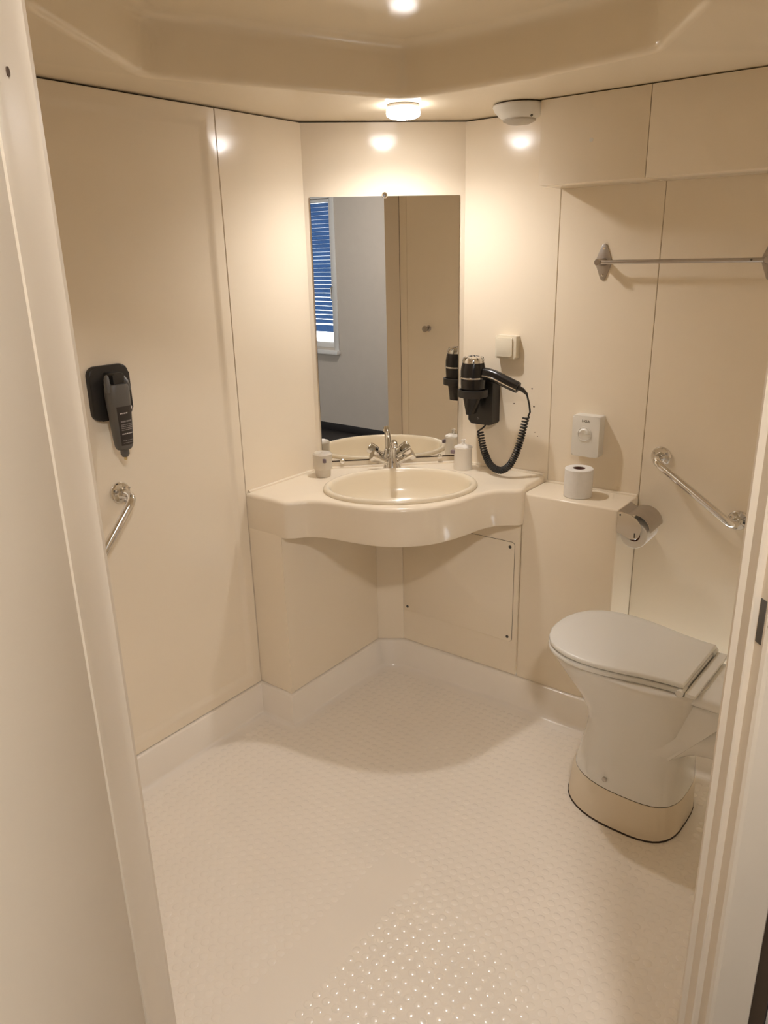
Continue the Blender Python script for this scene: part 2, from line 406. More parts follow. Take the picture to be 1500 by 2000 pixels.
# cistern casing
XC0, XC1, ZCI = -1.1435, -0.803, 0.836
bm = box(XC0+.001, XC1, YP, YW-.0005, LIP+.0015, ZCI, bev=0.007, seg=3, only=lambda e: not all(v.co.y > YW-.01 for v in e.verts) and not all(v.co.z < .2 for v in e.verts))
t = thing('cistern_casing', 'tall cream boxed-in cistern casing between the basin and the toilet', 'casing', (-.973, 2.36, LIP))
obj('casing_body', bm, 'gel', t, world=True)
obj('back_cove', tube([(XC0+.006, YW-.003, ZCI+.001), (XC1-.004, YW-.003, ZCI+.001)], 0.006, 10), 'gel', t, world=True)

# pipe duct box under the ceiling along the back wall
t = thing('duct_box', 'cream pipe duct box running under the ceiling above the towel rail', 'duct', (-.65, 2.37, 1.813))
YD = 2.292; ZD = 1.813
for x0, x1 in ((-1.138, -0.8108), (-0.8092, XR-.001)):
    bm = box(x0, x1, YD, YW-.0005, ZD, ZC-.003, bev=0.002, seg=2, only=lambda e: all(v.co.y < YD+.001 for v in e.verts) or all(v.co.z < ZD+.001 for v in e.verts))
    obj('front_panel', bm, 'gel', t, world=True)
obj('fixing_cap', lathe([(0.006, 0), (0.006, .0008), (0, .0012)], (-0.975, YD, 1.925), (0, -1, 0), 12), 'disp', t, world=True)

# ------------------------------------------------------------------ door frame, leaf, wall round the door
dr = bpy.data.objects.new('door_1', None); C.objects.link(dr); dr.matrix_basis = Matrix.Translation(JL) @ Matrix.Rotation(ADOOR, 4, 'Z')
dr['kind'] = 'structure'; dr['label'] = 'cream painted door frame around the bathroom doorway'
# local: x along the opening from left jamb to right jamb, -y outwards (towards the bedroom), z up
ZH = 2.06
def prof(sgn, x0, pts): return [(x0+sgn*u, -v) for u, v in pts]
RPROF = [(0.02, 0), (-.006, 0), (-.006, .004), (0, .010), (0, .0275), (.002, .029), (.010, .029), (.010, .046), (.013, .050), (.018, .052), (.075, .052), (.080, .047), (.080, 0)]
LPROF = [(0.008, 0), (.004, .003), (.004, .014), (.0065, .020), (.0082, .032), (.0092, .055), (.0090, .080), (.0075, .098), (.006, .108), (.006, .118), (.070, .118), (.070, 0)]
obj('jamb', add_prism(B(), prof(1, DOORW, RPROF), 0.0, ZH+.06), 'frame', dr, angle=20)
obj('jamb', add_prism(B(), prof(-1, 0.0, LPROF), 0.0, ZH+.06), 'frame', dr, angle=20)
obj('door_head', box(-.06, DOORW+.08, -.1, 0, ZH, ZH+.08, bev=.004), 'frame', dr)
obj('threshold', box(0.002, DOORW-.002, -.10, 0.045, -.02, 0.012, bev=.004), 'frame', dr)
sp = obj('strike_plate', box(DOORW+.0092, DOORW+.0112, -.0425, -.0305, 1.148, 1.208, bev=.0004), 'ink', dr); sp['label'] = 'dark metal strike plate'
obj('strike_screw', lathe([(.004, 0), (.004, .001), (0, .002)], (DOORW+.0145, -.0505, 1.178), (-.7, -.7, 0), 12), 'steel', dr)
obj('screw_hole', lathe([(.004, 0), (.004, .001), (0, .0012)], (-.0090, -.067, 1.778), (1, 0, 0), 12), 'stain', dr)
dl = thing('door_leaf', 'plain cream door leaf standing open at the left edge', 'door', (JL+ED*(-.0072)+VD*.1195)[:], ADOOR+math.radians(5))
obj('leaf', box(-.040, 0.0, -.755, 0, 0.012, 2.04, bev=.003), 'leaf', dl)
obj('hinge', add_tube(B(), [(-.004, .004, 1.75), (-.004, .004, 1.84)], .006, 10), 'steel', dl); obj('hinge', add_tube(B(), [(-.004, .004, .25), (-.004, .004, .34)], .006, 10), 'steel', dl)
obj('door_knob', lathe([(.012, 0), (.012, .02), (.026, .03), (.026, .05), (.018, .056), (0, .056)], (0, -.70, 1.02), (1, 0, 0), 20), 'steel', dl)
wdo = obj('wall_door', box(-.058, DOORW+.084, -.09, -.01, ZH+.08, 2.5), 'plaster'); wdo.matrix_basis = dr.matrix_basis.copy(); struct(wdo)

# ------------------------------------------------------------------ the bedroom behind the camera (seen in the mirror)
BX0, BX1, BY0, BY1, BZ = -2.3, 1.46, -3.0, 2.0, 2.5
struct(obj('floor_bedroom', box(BX0, BX1, BY0, BY1, -.10, -.042), 'carpet'), 'dark bedroom floor seen in the mirror')
bfl = struct(obj('floor_hall', add_prism(B(), [(BX0, BY0), (BX1, BY0), (BX1, BY1), (XR+.06, BY1), (XR+.06, 1.0), (JR+VD*.09)[:2], (JL+VD*.09)[:2], (-.8, YF-.06), (BX0, YF-.06)], -.041, 0.0), 'carpet'), 'dark carpet outside the doorway')
struct(obj('ceiling_bedroom', box(BX0, BX1, BY0, BY1, BZ, BZ+.05), 'bceil'))
WY0, WY1, WZ0, WZ1 = -2.15, -1.05, 0.80, 2.13
bm = B()
add_box(bm, BX1, BX1+.2, BY0, WY0, 0, BZ); add_box(bm, BX1, BX1+.2, WY1, BY1, 0, BZ); add_box(bm, BX1, BX1+.2, WY0, WY1, 0, WZ0); add_box(bm, BX1, BX1+.2, WY0, WY1, WZ1, BZ)
struct(obj('wall_bedroom_window', bm, 'plaster'), 'plain grey-beige bedroom wall seen in the mirror')
VY0, VY1 = -2.4, -1.2  # unseen opening in the side wall, added to let sky light into the bedroom
struct(obj('wall_bedroom_far', box(BX0-.2, BX1+.2, BY0-.2, BY0, 0, BZ), 'plaster'))
bm = B(); add_box(bm, BX0-.2, BX0, BY0, VY0, 0, BZ); add_box(bm, BX0-.2, BX0, VY1, YF, 0, BZ); add_box(bm, BX0-.2, BX0, VY0, VY1, 0, .5); add_box(bm, BX0-.2, BX0, VY0, VY1, 2.2, BZ)
struct(obj('wall_bedroom_side', bm, 'plaster'))
struct(obj('wall_bedroom_end', box(XR+.05, BX1+.2, BY1, BY1+.2, 0, BZ), 'plaster'))
struct(obj('wall_pod_side', box(XR+.051, XR+.07, 1.02, BY1, 0, BZ), 'plaster'))
struct(obj('wall_pod_front', box(BX0, -.80, YF-.07, YF-.051, 0, BZ), 'plaster'))
struct(obj('baseboard_bedroom', box(BX1-.012, BX1, BY0, BY1, 0, .07, bev=.003), 'skirt'))
pw = bpy.data.lights.new('added_opening_portal', 'AREA'); pw.shape = 'RECTANGLE'; pw.size = VY1-VY0; pw.size_y = 1.7; pw.cycles.is_portal = True
po = bpy.data.objects.new('added_opening_portal', pw); C.objects.link(po); po.location = (BX0-.1, (VY0+VY1)/2, 1.35); po.rotation_euler = (PI/2, 0, -PI/2)
pw2 = bpy.data.lights.new('window_portal', 'AREA'); pw2.shape = 'RECTANGLE'; pw2.size = 1.0; pw2.size_y = 1.3; pw2.cycles.is_portal = True
po2 = bpy.data.objects.new('window_portal', pw2); C.objects.link(po2); po2.location = (BX1+.19, (WY0+WY1)/2, 1.46); po2.rotation_euler = (PI/2, 0, PI/2)
# ceiling lamp of the entrance hall, just outside the bathroom door
t = thing('hall_lamp', 'round ceiling lamp in the hall outside the bathroom door', 'lamp', (.33, .11, BZ))
obj('lamp_base', lathe([(0, -.0005), (.135, -.0005), (.14, -.006), (.14, -.018), (.13, -.022), (0, -.022)], seg=40), 'white', t)
obj('lamp_glass', lathe([(.128, -.0225), (.132, -.035), (.122, -.052), (.095, -.066), (.05, -.074), (0, -.076)], seg=40), 'hallglow', t)
# window with roller shutter
wn = bpy.data.objects.new('window_1', None); C.objects.link(wn); wn.matrix_basis = Matrix.Translation((BX1, WY1, 0)); wn['kind'] = 'structure'; wn['label'] = 'bedroom window with a half-open roller shutter, daylight blue put into its colour, reflected in the mirror'
def wbox(name, x0, x1, y0, y1, z0, z1, m, bev=.004): return obj(name, box(x0, x1, y0, y1, z0, z1, bev=bev), m, wn, world=True)
wbox('window_frame', BX1+.02, BX1+.07, WY1-.045, WY1, WZ0, WZ1, 'pvc'); wbox('window_frame', BX1+.02, BX1+.07, WY0, WY0+.045, WZ0, WZ1, 'pvc')
wbox('window_frame', BX1+.02, BX1+.07, WY0+.045, WY1-.045, WZ1-.03, WZ1, 'pvc'); wbox('window_frame', BX1+.02, BX1+.07, WY0+.045, WY1-.045, WZ0, WZ0+.05, 'pvc')
wbox('window_casing', BX1-.012, BX1, WY1, WY1+.05, WZ0-.02, WZ1+.05, 'pvc', .002); wbox('window_casing', BX1-.012, BX1, WY0-.05, WY0, WZ0-.02, WZ1+.05, 'pvc', .002); wbox('window_casing', BX1-.012, BX1, WY0, WY1, WZ1, WZ1+.05, 'pvc', .002)
wbox('window_sill', BX1-.05, BX1+.02, WY0-.06, WY1+.06, WZ0-.055, WZ0-.02, 'pvc')
obj('window_handle', tube(fillet([(BX1+.03, WY1-.022, 1.36), (BX1-.01, WY1-.022, 1.36), (BX1-.01, WY1-.022, 1.25)], .015), .008, 8), 'steel', wn, world=True)
obj('pane', box(BX1+.043, BX1+.047, WY0+.045, WY1-.045, WZ0+.05, WZ1-.03), 'glass', wn, world=True)
sl0 = None
zz = 2.085; k = 0
while zz > 1.03:
    if sl0 is None:
        sb = B(); add_box(sb, -.004, .004, WY0+.03, WY1-.03, -.0175, .0175, bev=.002); sl0 = obj('shutter_slat', sb, 'slat', wn, world=False); o = sl0
        for v in sl0.data.vertices: v.co.y -= WY1
    else:
        o = sl0.copy(); C.objects.link(o); o.parent = wn
    o.location = (.12, 0, zz); gapz = .0008+.008*max(0, (1.75-zz)/.75)**1.5
    zz -= .035+gapz; k += 1
wbox('shutter_end_bar', BX1+.113, BX1+.127, WY0+.03, WY1-.03, .935, 1.00, 'slat')

# robe hook on the wall beside the door, seen in the mirror
t = thing('robe_hook', 'small chrome robe knob on the wall opposite the mirror', 'hook', (XR, 1.253, 1.205), -PI/2)
obj('rosette', lathe([(.018, 0), (.018, .004), (.008, .008), (.007, .03), (0, .03)], (0, 0, 0), (0, -1, 0), 20), 'steel', t)
obj('knob', lathe([(.007, .028), (.016, .032), (.019, .04), (.016, .048), (0, .05)], (0, 0, 0), (0, -1, 0), 20), 'steel', t)

# ------------------------------------------------------------------ washbasin counter
ZK = 0.858; ZA = 0.727
half = [(0, .538), (.06, .532), (.12, .510), (.19, .468), (.25, .424), (.29, .402), (.325, .392), (.355, .394), (.38, .398), (.402, .397), (.416, .388)]
sym = [D(-a, b) for a, b in half[::-1]]+[D(a, b) for a, b in half[1:]]
front = [Vector(p) for p in catmull(sym, 4)]
e = 0.0008
KOUT = [Vector((XL+e, 1.699, 0)), Vector((-1.77, 1.699, 0))]+front+[Vector((-1.1436, 2.31, 0)), Vector((-1.1436, YB-e, 0)), Vector((RW.x+e, YB-e, 0)), LW+Vector((e, -e*.4, 0))]
KOUT = [p[:2] for p in KOUT]
nf = len(KOUT)
def fronted(d, full=False):      # move only the front edge inwards, keep the wall side
    o = offset_poly(KOUT, -d); r = []
    for i, (p, q) in enumerate(zip(KOUT, o)):
        if i == 0: r.append((p[0], p[1]+d))
        elif i == nf-3: r.append((p[0]-d, p[1]))
        elif i >= nf-2: r.append(p)
        else: r.append(q)
    return r
BC = D(0, .290); BA, BBb = .269, .205
def ell(s, z, bm, n=64): return [bm.verts.new((*(BC+TD*(BA*s*math.cos(2*PI*i/n))+ND*(BBb*s*math.sin(2*PI*i/n)))[:2], z)) for i in range(n)]
bm = B(); R1 = .014
lp = []
for k in range(5):
    a = k/4*PI/2; lp.append(loop(bm, fronted(R1*(1-math.sin(a))), ZK-R1*(1-math.cos(a))))
lp.append(loop(bm, fronted(0), ZA+.006)); lp.append(loop(bm, fronted(.004), ZA)); lp.append(loop(bm, fronted(.02), ZA)); lp.append(loop(bm, fronted(.022), ZA+.09))
for a, b in zip(lp, lp[1:]): bridge(bm, a, b)
h1 = ell(.965, ZK, bm); h2 = ell(.965, ZA+.09, bm); bridge(bm, h1, h2)
fill_holes(bm, [lp[0], h1]); fill_holes(bm, [lp[-1], h2])
t = thing('basin_counter', 'cream moulded corner counter with a bowed front apron under the mirror', 'counter', D(0, .3, .0)[:2]+(ZA,))
obj('counter_top', bm, 'gel', t, world=True, angle=40)
cv = [(XL+.004, 1.71, ZK+.001), (LW.x+.004, LW.y-.001, ZK+.001), (RW.x+.001, YB-.004, ZK+.001), (-1.147, YB-.004, ZK+.001)]
obj('back_cove', tube(cv, .007, 10), 'gel', t, world=True)

# washbasin
bm = B()
PR = [(.975, ZK-.004), (1.0, ZK+.0008), (1.0, ZK+.006), (.990, ZK+.011), (.970, ZK+.0145), (.945, ZK+.0145), (.922, ZK+.011), (.905, ZK+.002), (.888, ZK-.02), (.855, ZK-.055), (.78, ZK-.088), (.60, ZK-.108), (.35, ZK-.116), (.10, ZK-.118)]
lp = [ell(s, z, bm) for s, z in PR]
for a, b in zip(lp, lp[1:]): bridge(bm, a, b)
bm.faces.new(lp[-1])
t = thing('washbasin', 'oval cream ceramic washbasin set into the counter', 'washbasin', D(0, .29, ZK)[:])
obj('bowl', bm, 'basin', t, world=True, angle=60)
obj('drain', lathe([(.026, 0), (.026, .003), (.02, .005), (.012, .003), (0, .003)], D(0, .29, ZK-.118)[:], seg=20), 'chrome', t, world=True)
# waste pipe below
t = thing('waste_pipe', 'short white waste pipe hanging under the basin apron', 'pipe', D(0, .36, .64)[:])
pc = D(0, .36)
obj('trap_nut', lathe([(.030, .692), (.030, .715), (.026, .72), (.026, .737), (0, .737)], pc[:], seg=24), 'pipe', t, world=True)
obj('tail_pipe', lathe([(.0, .668), (.018, .668), (.0195, .672), (.0195, .70), (.0, .70)], pc[:], seg=24), 'pipe', t, world=True)

# tap
t = thing('basin_tap', 'chrome two-handled mixer tap behind the washbasin', 'tap', D(0, .0505, ZK+.0003)[:], ADG)
obj('tap_body', lathe([(.0, 0), (.034, 0), (.034, .004), (.031, .012), (.025, .028), (.022, .045), (.0175, .056), (0, .06)], seg=28), 'chrome', t)
sp_ = catmull([(0, 0, .035), (0, -.018, .066), (0, -.046, .101), (0, -.074, .119), (0, -.092, .117), (0, -.098, .104)], 6)
obj('spout', tube(sp_, [.0155-.0045*min(1, i/16) for i in range(len(sp_))], 16), 'chrome', t)
for sx in (-1, 1):
    dv = Vector((sx*.84, -.20, .52)).normalized()
    arm = obj('handle_stem', lathe([(.013, 0), (.012, .034), (.0115, .042), (0, .042)], (sx*.012, -.004, .022), dv[:], 16), 'chrome', t)
    kb = B(); seg = 24; x, y, d = frame_to(dv); c = Vector((sx*.012, -.004, .022)); loops = []
    for r, h in ((.011, .038), (.0170, .042), (.0195, .050), (.0205, .073), (.0190, .079), (.0, .080)):
        loops.append([kb.verts.new(c+d*h+(x*math.cos(2*PI*i/seg)+y*math.sin(2*PI*i/seg))*r*(1+.09*math.cos(4*2*PI*i/seg))) for i in range(seg)])
    for a, b in zip(loops, loops[1:]): bridge(kb, a, b)
    bmesh.ops.remove_doubles(kb, verts=kb.verts[:], dist=1e-6)
    obj('tap_handle', kb, 'chrome', t)
obj('indicator', lathe([(.004, 0), (.004, .0012), (0, .0014)], (0, -.0232, .03), (0, -1, .1), 12), 'ink', t)

# cups
cp = D(-.262, .102)
t = thing('plastic_cup', 'film-wrapped translucent cup on the left of the washbasin', 'cup', (cp.x, cp.y, ZK))
obj('cup_body', lathe([(.0, .0005), (.026, .0005), (.0275, .003), (.033, .080), (.034, .083), (.032, .083), (.0315, .08), (.0255, .006), (0, .006)], seg=28), 'clearcup', t)
wb_ = lathe([(.0345, .030), (.0352, .084), (.030, .090), (.012, .088), (0, .0885)], seg=22, cap=False)
for v in wb_.verts: v.co += Vector((random.uniform(-1, 1), random.uniform(-1, 1), random.uniform(-1, 1)))*.0008
obj('film_cover', wb_, 'clearcup', t)
obj('cup_tag', plate(rrect(.017, .014, .002, cx=.027, cy=.066), .020, .0265), 'tag', t)
cp = D(.262, .098)
t = thing('paper_cup', 'white wrapped cup on the counter below the hair dryer', 'cup', (cp.x, cp.y, ZK))
obj('cup_body', lathe([(.0, .0005), (.034, .0005), (.0345, .003), (.0330, .078), (.0345, .083), (.0335, .085), (.0315, .083), (.032, .006), (0, .006)], seg=28), 'cup', t)
wb_ = lathe([(.0315, .076), (.030, .087), (.020, .0895), (.008, .094), (.0045, .104), (.007, .111), (0, .109)], seg=16, cap=False)
for v in wb_.verts: v.co += Vector((random.uniform(-1, 1), random.uniform(-1, 1), random.uniform(-1, 1)))*.0022
obj('wrapper_twist', wb_, 'cup', t)
obj('cup_tag', plate(rrect(.016, .013, .002, cx=-.030, cy=.066), .018, .0275), 'tag', t)

# ------------------------------------------------------------------ mirror
MZ0, MZ1 = .888, 1.817; MW = .519
t = thing('frameless_mirror', 'tall frameless mirror on the diagonal corner wall above the washbasin', 'mirror', D(0, 0, MZ0)[:], ADG)
obj('glass_edge', box(-MW/2, MW/2, -.0045, -.0003, 0, MZ1-MZ0), 'mirredge', t)
obj('bottom_edge', box(-MW/2, MW/2, -.0062, -.0003, -.0035, 0.0008), 'grime', t)
obj('mirror_face', box(-MW/2+.0008, MW/2-.0008, -.0062, -.0045, 0.0012, MZ1-MZ0-.0008), 'mirror', t)
for i, (x, z) in enumerate(((-.003, MZ1-MZ0+.002), (-.185, -.003), (.19, -.003))):
    c_ = obj('mirror_clip', lathe([(.0, 0), (.010, 0), (.010, .011), (.007, .014), (0, .0145)], (x, -.0003, z), (0, -1, 0), 16), 'chrome', t)

# ------------------------------------------------------------------ ceiling fittings
t = thing('ceiling_lamp', 'lit round ceiling lamp above the mirror', 'lamp', (-1.484, 2.075, ZC))
obj('lamp_base', lathe([(0, -.0005), (.046, -.0005), (.0485, -.004), (.0485, -.009), (.045, -.011), (0, -.011)], seg=32), 'white', t)
obj('lamp_glass', lathe([(.045, -.0115), (.0505, -.014), (.0515, -.024), (.0495, -.031), (.040, -.036), (.028, -.037)], seg=36, cap=False), 'glowside', t)
bl = bpy.data.lights.new('lamp_beam', 'SPOT'); bl.energy = LAMP_BEAM; bl.color = LAMP_COL; bl.spot_size = math.radians(157); bl.spot_blend = 1.0; bl.shadow_soft_size = .022
blo = bpy.data.objects.new('lamp_beam', bl); C.objects.link(blo); blo.parent = t; blo.location = (0, 0, -.064)
obj('lamp_lens', lathe([(.0279, -.037), (.022, -.0385), (0, -.040)], seg=28), 'glow', t)
t = thing('ceiling_vent', 'white dome vent with a grey mesh front beside the duct box', 'vent', (-1.222, 2.318, ZC))
obj('vent_dome', lathe([(0, -.004), (.080, -.004), (.0815, -.008), (.076, -.020), (.062, -.034), (.048, -.044), (.03, -.049), (0, -.050)], seg=40), 'disp', t)
obj('vent_gap', lathe([(0, -.0003), (.075, -.0003), (.075, -.0045), (0, -.0045)], seg=32), 'seam', t)
obj('vent_mesh', lathe([(.026, -.0495), (.0505, -.0430), (.049, -.0470), (.033, -.0545), (0, -.056)], seg=32), 'lens', t)
obj('vent_screw', lathe([(.004, -.006), (.004, .002), (0, .003)], (.052, -.022, -.0385), (.4, -.3, -.8), 10), 'ink', t)

# ------------------------------------------------------------------ things on the back wall (local frame: -y off the wall)
t = thing('light_switch', 'square cream light switch above the hair dryer', 'switch', (-1.305, YB, 1.308))
obj('switch_box', plate(rrect(.082, .080, .006), .0003, .030, .004, 3), 'switch', t)
obj('rocker', plate(rrect(.062, .064, .004, cx=-.003), .0301, .036, .003), 'switch', t)

t = thing('hair_dryer_holder', 'black wall holder box with a ring for the hair dryer', 'holder', (-1.388, YB, 1.025))
obj('holder_box', plate(rrect(.100, .165, .012, cx=0, cy=.085), .0004, .055, .008, 3), 'blackm', t)
hr = B()
add_lathe(hr, [(.048, .112), (.053, .113), (.053, .138), (.048, .139), (.046, .136), (.046, .114), (.048, .112)], (-.002, -.105, 0), seg=32, cap=False)
add_box(hr, -.03, .02, -.075, -.05, .114, .137)
obj('holder_ring', hr, 'blackm', t)
tri = B()
for a in range(3):
    p0 = Vector((math.cos(PI/2+a*2*PI/3), math.sin(PI/2+a*2*PI/3)))*.0055; p1 = Vector((math.cos(PI/2+(a+1)*2*PI/3), math.sin(PI/2+(a+1)*2*PI/3)))*.0055
    q0, q1 = p0.lerp(p1, .15), p0.lerp(p1, .62); nn = Vector((-(q1-q0).y, (q1-q0).x)).normalized()*.0008
    add_plate(tri, [q0+nn, q1+nn, q1-nn, q0-nn], .0551, .0556)
bmesh.ops.translate(tri, verts=tri.verts[:], vec=(-.008, 0, .024)); em = obj('emblem', tri, 'print', t); em['label'] = 'small grey triangular emblem'

t = thing('hair_dryer', 'black wall hair dryer with chrome grille and coiled cord', 'hair dryer', (-1.390, YB-.105, 1.08))
obj('barrel', lathe([(0, .060), (.036, .060), (.041, .068), (.0435, .10), (.0445, .125), (.0445, .150), (.042, .165), (.0385, .178), (0, .178)], seg=32), 'black', t)
obj('trim_band', lathe([(.0440, .1225), (.0455, .1235), (.0455, .1285), (.0440, .1295)], seg=32), 'chrome', t)
nz = B()
for k_, (rx, ry, h) in enumerate(((.036, .036, .062), (.033, .034, .052), (.026, .032, .03), (.018, .030, .008), (.014, .029, -.004))):
    l = [nz.verts.new((rx*math.cos(2*PI*i/28)-.006*(k_/4), ry*math.sin(2*PI*i/28), h)) for i in range(28)]
    if k_: bridge(nz, pv, l)
    pv = l
nz.faces.new(pv)
obj('nozzle', nz, 'black', t)
gr = obj('grille', lathe([(.0385, .1785), (.0385, .186), (.034, .196), (.024, .2), (0, .2005)], seg=28), 'chrome', t)
slot = None
for i in range(10):
    a = 2*PI*i/10
    b_ = tube([(.0372*math.cos(a), .0372*math.sin(a), .182), (.0345*math.cos(a), .0345*math.sin(a), .1955), (.010*math.cos(a), .010*math.sin(a), .2012)], .0018, 6)
    obj('grille_rib', b_, 'blackm' if i % 2 else 'steel', gr)
hs = catmull([(.028, .004, .140), (.055, .004, .140), (.09, .004, .133), (.13, .006, .118), (.168, .008, .104), (.176, .008, .101)], 5)
hb = B(); n_ = len(hs); pvl = None
for i, p in enumerate(hs):
    tv = (hs[min(i+1, n_-1)]-hs[max(i-1, 0)]).normalized(); up_ = Vector((-tv.z, 0, tv.x)); f_ = i/(n_-1)
    ha = .0235-.004*f_ if f_ < .93 else .013; hy = .017 if f_ < .93 else .010
    l = [hb.verts.new(p+up_*(ha*math.cos(2*PI*k/18))+Vector((0, 1, 0))*(hy*math.sin(2*PI*k/18))) for k in range(18)]
    if pvl: bridge(hb, pvl, l)
    else: hb.faces.new(l)
    pvl = l
hb.faces.new(pvl); hd_ = obj('handle', hb, 'black', t)
bp = [p+Vector((0, -.0168, -.0045)) for p in hs[2:-1]]
obj('handle_trim', tube(bp, .0026, 8), 'chrome', hd_)
obj('cord_sleeve', tube([(.170, .008, .104), (.184, .022, .094), (.1945, .036, .077)], [.009, .0075, .0045], 10), 'blackm', t)
wpts = [(-1.196, 2.386, 1.158), (-1.187, 2.390, 1.121), (-1.183, 2.390, 1.095), (-1.188, 2.389, 1.082)]
cpath = catmull([(-1.196, 2.388, 1.079), (-1.201, 2.385, 1.049), (-1.209, 2.375, .994), (-1.217, 2.362, .950), (-1.234, 2.348, .907), (-1.265, 2.342, .884), (-1.309, 2.352, .892), (-1.345, 2.370, .925), (-1.368, 2.385, .963), (-1.386, 2.400, 1.002)], 30)
cum = [0]
for a, b in zip(cpath, cpath[1:]): cum.append(cum[-1]+(b-a).length)
hel = []; phase = 0; step = .0006; s_ = 0; tot = cum[-1]; j = 0
while s_ < tot:
    while cum[j+1] < s_: j += 1
    f_ = (s_-cum[j])/(cum[j+1]-cum[j]); p = cpath[j].lerp(cpath[j+1], f_); tv = (cpath[j+1]-cpath[j]).normalized()
    yy = tv.cross(Vector((0, 1, 0))).normalized(); xx = yy.cross(tv)
    u_ = s_/tot; pitch = .0066+.0052*max(0, 1-u_/.45)+.0048*max(0, (u_-.62)/.38)
    hel.append(p+xx*.0105*math.cos(phase)+yy*.0105*math.sin(phase)); phase += 2*PI*step/pitch; s_ += step
crd = tube(wpts+hel[4::1]+[(-1.382, 2.408, 1.012), (-1.374, 2.412, 1.02), (-1.372, 2.414, 1.03)], .0031, 6)
obj('coiled_cord', crd, 'blackm', t, world=True)

for i, (x, z, r) in enumerate(((-1.211, 1.165, .0028), (-1.280, 1.106, .0024), (-1.201, 1.102, .0032), (-1.182, .997, .002), (-1.193, 1.01, .0018))):
    tag(obj('screw_hole', lathe([(0, 0), (r, 0), (r*.9, .0006), (0, .0007)], (x, YB-.0001, z), (0, -1, 0), 10), 'stain'), ['small old screw hole right of the hair dryer handle', 'faint screw hole between the hair dryer holder and cord', 'darkest screw hole just beyond the hanging cord', 'tiny speck low on the wall right of the coiled cord', 'pale speck left of the seam beside the coiled cord'][i], 'screw hole', 'old screw holes around the hair dryer')

# sanitary bag dispenser
t = thing('bag_dispenser', 'white wall dispenser with round opening above the cistern', 'dispenser', (-.985, YW, 1.028))
bm = plate(rrect(.096, .140, .006), .0003, .045, .005, 3)
obj('dispenser_body', bm, 'disp', t)
obj('opening_ring', lathe([(.023, .0448), (.0252, .0455), (.0252, .047), (.0225, .0478), (.021, .0452)], (-.004, 0, .008), (0, -1, 0), 28, cap=False), 'disp', t)
bw = lathe([(0, .0452), (.0215, .0452), (.0205, .048), (.015, .052), (0, .053)], (-.004, 0, .008), (0, -1, 0), 28); 
for v in bw.verts:
    if v.co.z < .010: v.co.y = min(-.0453, v.co.y+.0055)
obj('bag_tip', bw, 'disp', t)
obj('printed_name', (lambda b: (bmesh.ops.translate(b, verts=b.verts[:], vec=(-.001, -.0453, .052)), b)[1])(text_mesh('HGA', .013)), 'ink', t)

# spare toilet roll on the cistern
def roll_bm(r0, r1, h):
    b = B(); pr = [(r0, 0), (r1-.002, 0), (r1, .002), (r1, h-.002), (r1-.002, h), (r0, h), (r0, 0)]
    return add_lathe(b, pr, seg=36, cap=False)
t = thing('toilet_roll', 'white toilet roll standing on top of the cistern casing', 'toilet roll', (-.975, 2.352, ZCI+.0005), 0.0, 'toilet rolls')
obj('paper', roll_bm(.0205, .047, .097), 'paper', t)
obj('core', lathe([(.0198, .001), (.0205, .001), (.0205, .095), (.0195, .095), (.0195, .001)], seg=28, cap=False), 'card', t)
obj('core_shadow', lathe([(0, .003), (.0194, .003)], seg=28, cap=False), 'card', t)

# toilet roll holder on the cistern side
RC = Vector((-.748, 0, .764)); RR = .044
t = thing('roll_holder', 'chrome toilet roll holder with hood on the side of the cistern casing', 'roll holder', (XC1, 2.36, .76))
y0, y1 = 2.268, 2.385
ang = [math.radians(a) for a in range(5, 128, 8)]
hood = [(RC.x+(RR+.010)*math.cos(a), RC.z+.014+(RR+.012)*math.sin(a)) for a in ang]+[(XC1+.001, .836)]
hood2 = [(XC1+.001, .834)]+[(RC.x+(RR+.0085)*math.cos(a), RC.z+.014+(RR+.0105)*math.sin(a)) for a in ang][::-1]
bm = B(); T2 = Matrix(((1, 0, 0, 0), (0, 0, 1, 0), (0, 1, 0, 0), (0, 0, 0, 1)))
add_prism(bm, hood+hood2, y0, y1, T=T2); obj('hood', bm, 'steel', t, world=True)
endp = [(XC1+.001, .836), (XC1+.001, .767), (-.768, .754), (-.752, .750), (-.738, .753), (-.729, .762), (-.722, .786), (-.726, .803), (-.738, .819), (-.757, .831), (-.788, .8365)]
bm = B(); add_prism(bm, endp, y0-.0035, y0-.001, T=T2, bev=.0006, seg=1); ep = obj('end_plate', bm, 'chrome', t, world=True)
obj('rivet', lathe([(.003, 0), (.003, .001), (0, .0015)], (-.793, y0-.0035, .826), (0, -1, 0), 10), 'ink', ep, world=True)
obj('slot', box(-.7445, -.7405, y0-.0042, y0-.0034, .758, .774), 'ink', ep, world=True)
obj('back_plate', box(XC1+.0003, XC1+.002, y0-.001, y1, .767, .834), 'steel', t, world=True)
t2 = thing('toilet_roll', 'white toilet roll hanging in the chrome holder', 'toilet roll', (RC.x, y0+.004, RC.z), 0.0, 'toilet rolls')
b_ = roll_bm(.021, RR, .104); b_.transform(Matrix.Rotation(-PI/2, 4, 'X')); obj('paper', b_, 'paper', t2)
b_ = lathe([(.0203, .002), (.0209, .002), (.0209, .1), (.0201, .1), (.0201, .002)], (0, 0, 0), (0, 1, 0), 28, cap=False); obj('core', b_, 'card', t2)
obj('core_end_shadow', lathe([(0, .004), (.0200, .004)], (0, 0, 0), (0, 1, 0), 28, cap=False), 'card', t2)  # dark disc standing in for the shade inside the core

